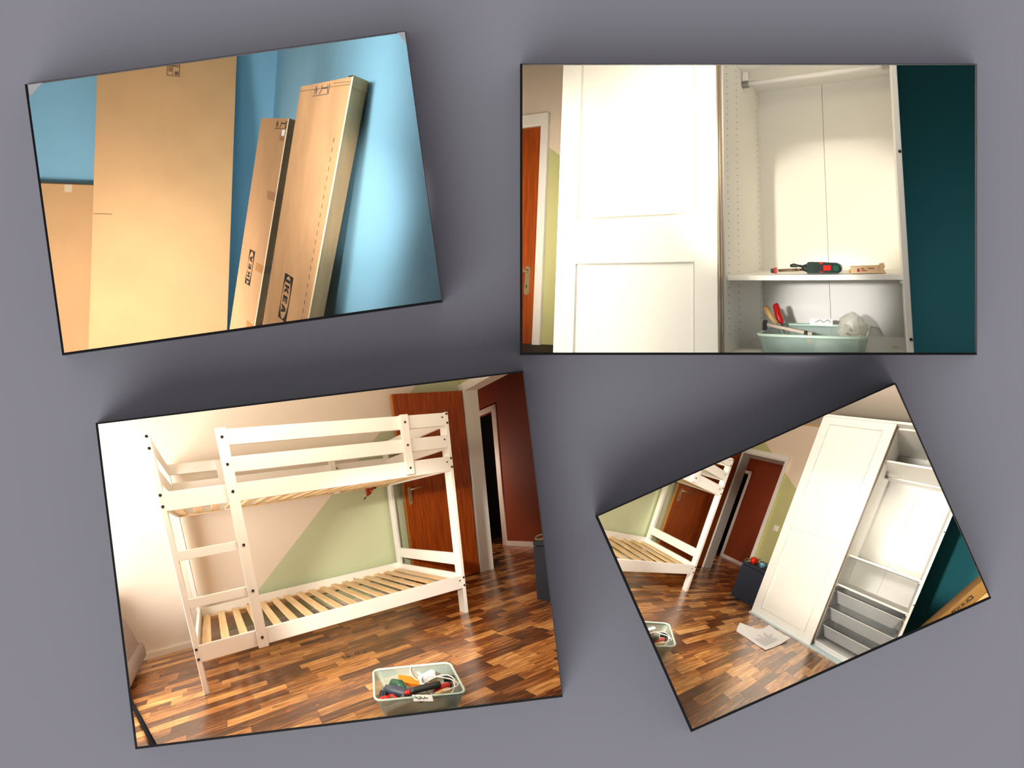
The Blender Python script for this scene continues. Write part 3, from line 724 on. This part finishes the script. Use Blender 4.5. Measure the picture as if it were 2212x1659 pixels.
for i in range(9):
    g = i*.7; c = Vector((2.76+.035*math.cos(g), -.385+.035*math.sin(g), .545)); d_ = Vector((math.cos(g)*.03, math.sin(g)*.03, .02)); sd = Vector((-math.sin(g)*.011, math.cos(g)*.011, 0))
    build('leaf', MB().prism([c, c+d_*.5+sd, c+d_, c+d_*.5-sd], (0, 0, .0015)), R4, M_leaf, bp_)
build('pebble', MB().lathe([(.004, 0), (.012, .006), (.004, .012)], (2.735, -.40, .546), 10), R4, M_paper, bp_, smooth=True)
sw = thing('light_switch', R4, (3.10, -.16, 1.0), 'square cream light switch on the green wall beside the door frame', 'switch')
build('plate', bx(3.100, 3.11, -.203, -.121, 1.005, 1.087), R4, M_trim, sw, bevel=.003); build('rocker', bx(3.095, 3.100, -.190, -.134, 1.018, 1.074), R4, M_trim, sw, bevel=.002)
pg = thing('paper_sheet', R4, (2.1, -1.05, 0), 'crumpled white instruction sheet lying on the laminate floor', 'paper')
pp = [(2.03, -.815, .03), (1.96, -.85, .012), (1.90, -.892, .004), (1.905, -1.0, .003), (1.895, -1.12, .004), (1.90, -1.236, .006), (2.03, -1.245, .003), (2.18, -1.25, .008), (2.33, -1.255, .035), (2.345, -1.12, .02), (2.345, -.972, .030), (2.24, -.975, .010), (2.13, -.955, .018)]
ctr_ = Vector((2.13, -1.09, .006)); mb = MB(); mb.v = [Vector(p) for p in pp]+[ctr_]+[Vector(p)+Vector((0, 0, .0015)) for p in pp]+[ctr_+Vector((0, 0, .0015))]
n_ = len(pp)
for i in range(n_):
    j = (i+1) % n_; mb.f += [[i, j, n_], [2*n_+1, n_+1+j, n_+1+i], [j, i, n_+1+i, n_+1+j]]
build('sheet', mb, R4, M_paper, pg)
pr = MB()
for i in range(11):
    x = 1.95+i*.033; y0 = -1.20; ln = random.uniform(.10, .17)
    pr.box(x, x+.006, y0, y0+ln, .0135, .0145)
build('print', pr, R4, M_print, pg, 'faint printed lines')
# leaning long box at the right, with its logo
LETTERS = {
 'I': [[(0, 0), (.34, 0), (.34, 1), (0, 1)]],
 'K': [[(0, 0), (.32, 0), (.32, 1), (0, 1)], [(.32, .42), (.62, 1), (1.0, 1), (.60, .42)], [(.30, .56), (.62, .56), (1.05, 0), (.66, 0)]],
 'E': [[(0, 0), (.32, 0), (.32, 1), (0, 1)], [(.32, 0), (.85, 0), (.85, .24), (.32, .24)], [(.32, .39), (.76, .39), (.76, .61), (.32, .61)], [(.32, .76), (.85, .76), (.85, 1), (.32, 1)]],
 'A': [[(0, 0), (.33, 0), (.62, 1), (.36, 1)], [(.72, 0), (1.05, 0), (.70, 1), (.44, 1)], [(.28, .18), (.78, .18), (.72, .40), (.34, .40)]]}
def logo(room, P, rd, up, out, length, height, parent, ground, ink, th=.0012):
    """P: lower-left corner, rd reading direction, up letter-up, out: outward normal"""
    P, rd, up, ou = (Vector(v) for v in (P, rd, up, out)); pts = lambda l: [P+rd*(u*length)+up*(v*height) for u, v in l]
    pl = build('logo_plate', MB().prism(pts([(0, 0), (1, 0), (1, 1), (0, 1)]), ou*th), room, ink, parent, 'black printed logo field')
    el = [(.5+.475*math.cos(g*math.pi/16), .5+.44*math.sin(g*math.pi/16)) for g in range(32)]
    build('logo_oval', MB().prism([p+ou*th for p in pts(el)], ou*th*.6), room, ground, pl, 'bare oval inside the logo field')
    x = .105; lt = MB(); sx = .185
    for ch_ in 'IKEA':
        for poly in LETTERS[ch_]:
            lt.prism([p+ou*th*1.6 for p in pts([(x+u*sx, .25+v*.5) for u, v in poly])], ou*th*.6)
        x += {'I': .115, 'K': .235, 'E': .20, 'A': 0}[ch_]
    build('lettering', lt, room, ink, pl, 'bold black capital letters')
lb = thing('cardboard_box', R4, (2.45, -2.1, 0), 'long brown cardboard box leaning in the corner right of the wardrobe', 'box', 'cardboard boxes')
Lu = Vector((0, -.382, .924)); Lw = Vector((0, -.924, -.382)); B0 = Vector((2.40, -2.361, .775))-Lu*.835
M_card_shaded = corrugated_mat('shaded_cardboard', (152, 112, 54), .5)  # cardboard darkened in its colour to stand for shade on this box
lbb = build('carton', MB().obox(B0, Lu*1.5, Lw*.078, (.30, 0, 0)), R4, M_card_shaded, lb, bevel=.003)
logo(R4, B0+Lu*(.835+.125)+Lw*.05-Vector((.0005, 0, 0)), Lu, -Lw, (-1, 0, 0), .20, .026, lbb, M_card_shaded, M_ink)
lb2 = thing('cardboard_box', R4, (2.40, -2.3, 0), 'pale cardboard box edge in the lower right corner of the wardrobe view', 'box', 'cardboard boxes')
lb2b = build('carton', MB().obox(B0+Lw*.0795-Vector((.02, 0, 0)), Lu*1.4, Lw*.25, (.28, 0, 0)), R4, mat('pale_cardboard', (232, 182, 116), .85, var=.05), lb2, bevel=.003)
build('tape', MB().obox(B0+Lw*.17-Vector((.0212, 0, 0)), Lu*1.4, Lw*.04, (.001, 0, 0)), R4, M_tape, lb2b)

# ------------------------------------------------------------------ set 2: wardrobe close (top right)
build('floor', bx(2.2, 3.4, -3.4, 1.2, .58, .60), R2, M_under, None, 'dark set floor below the close wardrobe view', None, None, 'structure')
room_shell(R2, -3.4, False, 'in the close wardrobe view', True)
wardrobe(R2, 'white wardrobe seen close with one sliding door and open shelves', .60)
T2 = lambda x, y, z: (2.70+x, -1.79+y, .718+z)
tub(R2, T2, .145, .222, .085, 'mint green mesh basket standing on the wardrobe shelf', group='mint tool basket', taper=.02, rr=.03)
G2 = 'things in the mint basket on the wardrobe shelf'
def one2(name, label, cat): return thing(name, R2, (2.70, -1.79, .725), label, cat, G2)
t_ = one2('wood_chisel', 'chisel with pale wooden handle sticking up from the shelf basket', 'chisel')
build('handle', MB().tube([(2.66, -1.577, .905), (2.66, -1.582, .897), (2.66, -1.60, .868), (2.66, -1.628, .835)], [.010, .015, .014, .010], 10), R2, M_wood, t_, smooth=True)
build('blade', MB().obox((2.655, -1.618, .84), (0, -.012, -.006), (.006, 0, 0), (0, -.045, -.08)), R2, M_steel, t_)
t_ = one2('screwdriver', 'screwdriver with smooth red handle sticking up from the shelf basket', 'screwdriver')
build('handle', MB().tube([(2.70, -1.613, .914), (2.70, -1.616, .905), (2.70, -1.625, .868), (2.70, -1.637, .838), (2.70, -1.641, .828)], [.009, .0145, .0155, .015, .008], 12), R2, M_red, t_, smooth=True)
build('shaft', MB().tube([(2.70, -1.641, .828), (2.70, -1.665, .74)], .004, 8), R2, M_steel, t_, smooth=True)
t_ = one2('bar_clamp', 'bar clamp with pale bar and black jaws lying across the shelf basket', 'clamp')
build('bar', MB().obox((2.62, -1.594, .829), (0, -.192, -.034), (.006, 0, 0), (0, -.002, .012)), R2, mat('bar_steel', (196, 178, 160), .4, .3), t_, bevel=.001)
build('jaw', MB().obox((2.612, -1.578, .812), (0, -.016, 0), (.022, 0, 0), (0, -.002, .040)), R2, M_blackp, t_, bevel=.003)
build('jaw', MB().obox((2.612, -1.752, .742), (0, -.014, -.002), (.022, 0, 0), (0, -.004, .072)), R2, M_blackp, t_, bevel=.003)
build('grip', MB().tube([(2.62, -1.765, .775), (2.62, -1.79, .768)], [.009, .008], 10), R2, M_orange, t_, 'orange grip', smooth=True)
t_ = one2('plastic_bag', 'crumpled clear plastic bag of fittings in the shelf basket', 'bag')
random.seed(21)
def crumple(c, sx, sy, sz, k=12, l=8):
    mb = MB(); mb.v.append(Vector(c)+Vector((0, 0, -sz*.2)))
    for i in range(1, l):
        ph = math.pi*i/l
        for j in range(k):
            g = 2*math.pi*j/k; r = math.sin(ph)*(1+random.uniform(-.22, .22)); mb.v.append(Vector(c)+Vector((r*math.cos(g)*sx, r*math.sin(g)*sy, (1-math.cos(ph))*.5*sz)))
    mb.v.append(Vector(c)+Vector((0, -sy*.1, sz*1.05)))
    for j in range(k): mb.f.append([0, 1+(j+1) % k, 1+j])
    for i in range(l-2):
        for j in range(k): a = 1+i*k; mb.f.append([a+j, a+(j+1) % k, a+k+(j+1) % k, a+k+j])
    a = 1+(l-2)*k; e = len(mb.v)-1
    for j in range(k): mb.f.append([a+j, a+(j+1) % k, e])
    return mb
build('bag_film', crumple((2.70, -1.945, .728), .05, .062, .15), R2, M_bag, t_)
random.seed(8)
for i in range(16):
    p = Vector((2.70+random.uniform(-.025, .025), -1.945+random.uniform(-.035, .035), .735+random.uniform(0, .085)))
    q_ = p+Vector((random.uniform(-.01, .01), random.uniform(-.012, .012), random.uniform(-.008, .008)))
    build('fitting', MB().tube([p, q_], .0035, 6), R2, (M_steel, M_tan, M_blackp)[i % 3], t_)
t_ = one2('plastic_bag', 'flat clear bag of pale wall plugs at the middle of the shelf basket', 'bag')
build('bag_film', crumple((2.66, -1.83, .726), .05, .055, .055), R2, M_bag, t_)
for i in range(10):
    p = Vector((2.66+random.uniform(-.02, .02), -1.83+random.uniform(-.03, .03), .732+random.uniform(0, .03)))
    build('wall_plug', MB().tube([p, p+Vector((.004, .018, .006))], .004, 6), R2, (M_tan, M_whitep)[i % 2], t_)
t_ = one2('plastic_bag', 'clear bag of white plugs at the left end of the shelf basket', 'bag')
build('bag_film', crumple((2.66, -1.66, .726), .045, .05, .05), R2, M_bag, t_)
for i in range(8):
    p = Vector((2.66+random.uniform(-.02, .02), -1.66+random.uniform(-.03, .03), .732+random.uniform(0, .03)))
    build('wall_plug', MB().tube([p, p+Vector((.004, .016, -.004))], .0045, 6), R2, (M_whitep, M_blackp)[i % 2], t_)
t_ = one2('paper_tag', 'white paper tag with black scribble hung on the back rim of the shelf basket', 'tag')
build('sheet', MB().obox((2.838, -1.74, .835), (0, -.105, -.004), (.0012, 0, 0), (.0, 0, -.032)), R2, M_paper, t_)
build('scribble', MB().tube([(2.836, -1.765-.012*i, .822+.006*((i*7) % 3-1)) for i in range(7)], .0014, 4), R2, M_ink, t_)
t_ = one2('file_case', 'dark red and black case lying in the shelf basket', 'case')
build('body', bx(2.60, 2.64, -1.79, -1.70, .722, .752), R2, M_blackp, t_, bevel=.002); build('lid', bx(2.60, 2.64, -1.79, -1.70, .752, .757), R2, mat('dark_red', (120, 34, 30), .5), t_)
mt = thing('multi_tool', R2, (2.65, -1.80, 1.045), 'green and black power screwdriver lying on the upper shelf', 'power tool')
prof = [(-1.779, 1.047), (-1.905, 1.047), (-1.918, 1.055), (-1.921, 1.069), (-1.916, 1.082), (-1.903, 1.090), (-1.84, 1.094), (-1.785, 1.096), (-1.778, 1.090)]
build('housing', MB().prism([(2.60, y, z) for y, z in prof], (.05, 0, 0)), R2, mat('dark_green_plastic', (20, 44, 36), .4), mt, bevel=.004, seg=2)
build('grip_panel', MB().prism([(2.5985, y, z) for y, z in ((-1.816, 1.056), (-1.846, 1.056), (-1.846, 1.082), (-1.816, 1.082))], (.004, 0, 0)), R2, M_blackp, mt)
build('battery_clip', MB().prism([(2.598, y, z) for y, z in ((-1.848, 1.060), (-1.880, 1.060), (-1.880, 1.081), (-1.848, 1.081))], (.005, 0, 0)), R2, M_red, mt, 'red switch', bevel=.001)
for a, b in ((1.0525, 1.057), (1.087, 1.0935)): build('red_mark', MB().prism([(2.5985, y, z) for y, z in ((-1.832, a), (-1.847, a), (-1.847, b), (-1.832, b))], (.004, 0, 0)), R2, M_red, mt, 'red mark')
build('end_disc', MB().tube([(2.5995, -1.900, 1.070), (2.597, -1.900, 1.070)], .013, 14), R2, M_greenp, mt)
build('nose', MB().tube([(2.625, -1.780, 1.070), (2.625, -1.765, 1.071), (2.625, -1.755, 1.068)], [.019, .015, .011], 12), R2, M_blackp, mt, smooth=True)
build('cable_end', MB().tube([(2.64, -1.76, 1.076), (2.64, -1.735, 1.080), (2.64, -1.715, 1.082), (2.64, -1.70, 1.080)], [.006, .005, .009, .006], 8), R2, M_blackp, mt, smooth=True)
ld = thing('long_screwdriver', R2, (2.62, -1.69, 1.045), 'long thin driver with red and black tip on the upper shelf', 'screwdriver')
build('shaft', MB().tube([(2.62, -1.652, 1.062), (2.62, -1.755, 1.064)], .0058, 10), R2, mat('dull_shaft', (110, 84, 62), .4, .4), ld, smooth=True)
build('ring', MB().tube([(2.62, -1.636, 1.062), (2.62, -1.645, 1.062)], .014, 12), R2, M_red, ld, 'red ring')
build('tip', MB().tube([(2.62, -1.620, 1.061), (2.62, -1.636, 1.061)], [.009, .011], 10), R2, M_blackp, ld)
build('wire_clip', MB().tube([(2.61, -1.72, 1.062), (2.61, -1.735, 1.075), (2.61, -1.75, 1.058)], .0022, 6), R2, M_steel, ld)
sp_ = thing('small_packet', R2, (2.62, -2.02, 1.045), 'torn tan packet with red print at the right of the upper shelf', 'packet')
build('sleeve', MB().obox((2.60, -1.960, 1.0465), (0, -.112, .002), (.06, 0, 0), (0, .003, .030)), R2, M_tan, sp_, bevel=.002)
build('flap', MB().prism([(2.598, -2.070, 1.085), (2.598, -2.086, 1.088), (2.598, -2.092, 1.072), (2.598, -2.086, 1.062), (2.598, -2.094, 1.047), (2.598, -2.071, 1.047)], (.05, 0, 0)), R2, M_tan, sp_)
for y0, y1, z0, z1 in ((-1.984, -1.993, 1.054, 1.066), (-2.000, -2.012, 1.064, 1.068), (-2.000, -2.022, 1.057, 1.060), (-2.026, -2.050, 1.066, 1.069)):
    build('red_print', bx(2.5985, 2.600, y0, y1, z0, z1), R2, mat('print_red', (170, 50, 40), .7), sp_)
for k in range(4): build('stick_end', MB().tube([(2.605+.014*k, -1.95, 1.052+.005*(k % 2)), (2.605+.014*k, -1.960, 1.06)], .005, 6), R2, M_wood, sp_)

# ------------------------------------------------------------------ set 1: leaning cardboard boxes (top left)
ZF = -.6
build('floor', bx(-4.2, .3, -2.7, .3, ZF-.05, ZF), R1, M_under, None, 'dark floor below the leaning boxes', None, None, 'structure')
build('wall_back', bx(-4.5, .12, 0, .12, ZF-.05, 3.4), R1, M_blue, None, 'light blue wall behind the widest cardboard box', None, None, 'structure')
build('wall_right', bx(0, .12, -2.75, 0, ZF-.05, 3.4), R1, M_blue, None, 'light blue wall right of the tall narrow boxes', None, None, 'structure')
def lean(x0, x1, ytop, ztop, slope, thick, room=R1):
    """board-like carton leaning against the back wall; front face from floor to top"""
    a = Vector((x0, ytop-(ztop-ZF)*slope, ZF)); up = Vector((0, (ztop-ZF)*slope, ztop-ZF)); nb = Vector((0, thick, -thick*slope))
    return MB().obox(a, (x1-x0, 0, 0), up, nb)
big = thing('cardboard_box', R1, (-1.07, -.3, ZF), 'widest flat cardboard box reaching out of the top of the view', 'box', 'cardboard boxes')
bb = build('carton', lean(-1.708, -.440, -.066, 2.72, .0962, .045), R1, M_card_big, big, bevel=.003)
face_y = lambda z: -.066-(2.72-z)*.0962
def strokes(room, fn, segs, wd, out, name, m, parent, lab=None):
    mb = MB()
    for (u0, v0), (u1, v1) in segs:
        a, b = fn(u0, v0), fn(u1, v1); d = (b-a).normalized(); s = d.cross(Vector(out)).normalized()*wd/2
        mb.prism([a-s, a+s, b+s, b-s], Vector(out)*.001)
    return build(name, mb, room, m, parent, lab)
fb = lambda u, v: Vector((-1.100+u*.115, face_y(2.255+v*.12)-.0006, 2.255+v*.12))
sq = [((0, 0), (1, 0)), ((1, 0), (1, 1)), ((1, 1), (0, 1)), ((0, 1), (0, 0)), ((0, .74), (1, .74)), ((.05, .87), (.5, .80)), ((.5, .80), (.95, .86)), ((.45, .25), (.45, .05))]
strokes(R1, fb, sq, .005, (0, -1, 0), 'printed_pictogram', M_inkb, bb, 'faint printed handling pictogram')
strokes(R1, fb, [((.10, .45), (.46, .45))], .04, (0, -1, 0), 'printed_figure', mat('ink_olive', (150, 112, 70), .8), bb)
strokes(R1, fb, [((.62, .22), (.92, .22))], .028, (0, -1, 0), 'printed_figure', M_inkb, bb)
strokes(R1, lambda u, v: Vector((-1.70+u*.16, face_y(.95)-.0006, .95+v*.01)), [((0, 0), (1, -.2))], .004, (0, -1, 0), 'crease', M_card_edge, bb)
low = thing('cardboard_box', R1, (-2.2, -.3, ZF), 'lower flat cardboard box at the left edge under bare blue wall', 'box', 'cardboard boxes')
lw = build('carton', lean(-2.75, -1.60, -.05, 1.190, .11, .04), R1, M_card_big, low, bevel=.002)
build('open_edge', MB().obox((-2.75, -.051, 1.190), (1.15, 0, 0), (0, .04, 0), (0, 0, .012)), R1, M_card_edge, lw, 'dark corrugated top edge')
fl = lambda x, z: Vector((x, -.05-(1.19-z)*.11-.0006, z))
build('tape', MB().prism([fl(-2.005, 1.188), fl(-1.94, 1.188), fl(-1.942, 1.118), fl(-2.003, 1.118)], (0, -.001, 0)), R1, M_paletape, lw, 'square of pale tape')
def long_box(P, u, w_, t, wd, th, label, m):
    P, u, w_, t = (Vector(v) for v in (P, u, w_, t)); L_ = (P.z-ZF)/-u.z
    o = thing('cardboard_box', R1, P+u*L_, label, 'box', 'cardboard boxes')
    c = build('carton', MB().obox(P, w_*wd, t*th, u*L_), R1, m, o, bevel=.005, seg=2)
    return o, c, P, u, w_, t
o1, c1_, P, u, w_, t = long_box((-.129, -1.62, 1.918), (-.0756, .0444, -.9962), (-.3476, .9352, .068), (.9346, .3514, -.0553), .36, .127, 'tall ribbed cardboard box nearest on the right with a large logo', M_card)
out = -t
logo(R1, P+w_*.229+u*1.120+out*.0004, u, -w_, out, .287, .072, c1_, M_card, M_ink)
ft = lambda a, b: P+w_*(.249-a*.112)+u*(.016+(1-b)*.054)+out*.0006
icon = [((0, 0), (1, 0)), ((1, 0), (1, 1)), ((.12, .15), (.12, .6)), ((.24, .15), (.22, .6)), ((.08, .55), (.17, .85)), ((.17, .85), (.28, .55)), ((.12, .6), (.26, .6)), ((.17, .85), (.19, 1)), ((.45, .2), (.55, .6)), ((.55, .6), (.88, .6)), ((.55, .7), (.88, .7)), ((.88, .65), (.95, .2)), ((.50, .65), (.55, .95)), ((.92, .65), (.88, .95)), ((.43, .12), (.47, .22)), ((.93, .12), (.98, .22))]
strokes(R1, ft, icon, .0032, out, 'printed_pictogram', M_inkblue, c1_, 'printed handling pictogram')
strokes(R1, lambda a, b: P+w_*a+u*b+out*.0006, [((.36, .03), (.0, .038)), ((.11, .018), (.0, .026))], .0022, out, 'crease', M_inkb, c1_)
build('flap', MB().obox(P+t*.001-u*.004-w_*.0035, t*.124, u*.055, w_*.0035), R1, M_card_d, c1_, 'folded end flap')
build('flap_gap', MB().obox(P+t*.004-u*.006, t*.12, w_*.03, u*.003), R1, M_dark, c1_, 'dark slit along the open end')
strokes(R1, lambda a, b: P+w_*a+u*b+out*.0006, [((.045, .3+.05*i), (.045, .325+.05*i)) for i in range(30)], .002, out, 'perforation', M_inkb, c1_, 'perforated tear line')
o2, c2_, P2_, u2, w2, t2_ = long_box((-.276, -1.182, 1.769), (-.0768, .0589, -.9953), (-.4883, .8681, .0891), (.8693, .4928, -.0379), .25, .0886, 'narrower cardboard box behind the tall one with tape patches and white label', M_card_d)
out2 = -t2_
logo(R1, P2_+w2*.107+u2*1.198+out2*.0004, -u2, w2, out2, .262, .054, c2_, M_card_d, M_ink)
fn2 = lambda a, b: P2_+w2*a+u2*b+out2*.0006
def patch(pts, name, m, off=.0006, lab=None): return build(name, MB().prism([P2_+w2*a+u2*b+out2*off for a, b in pts], out2*.0008), R1, m, c2_, lab)
strokes(R1, lambda a, b: fn2(.105-a*.095, .016+(1-b)*.052), icon, .003, out2, 'printed_pictogram', M_ink, c2_, 'printed handling pictogram')
patch([(.036, .073), (.012, .073), (.014, .114), (.038, .114)], 'label_sticker', M_paper, .0016, 'small white label')
patch([(.052, .095), (.014, .095), (.014, .145), (.052, .145)], 'tape', M_tape)
for b0 in (.488, 1.006, 1.455):
    patch([(.081, b0), (.0, b0), (.0, b0+.055), (.081, b0+.055)], 'tape', M_tape, .0006, 'brown tape patch')
    build('tape', MB().obox(P2_+u2*b0-w2*.0012, t2_*.088, u2*.055, w2*.001), R1, M_tape, c2_, 'brown tape patch round the edge')
for c_, PP, uu, ww, tt in ((c1_, P, u, w_, t), (c2_, P2_, u2, w2, t2_)):
    build('pale_edge', MB().tube([PP+uu*.004, PP+uu*2.4], .0045, 6), R1, M_paletape, c_, 'pale strip along the front edge')  # pale strip drawn along the front edge of both boxes
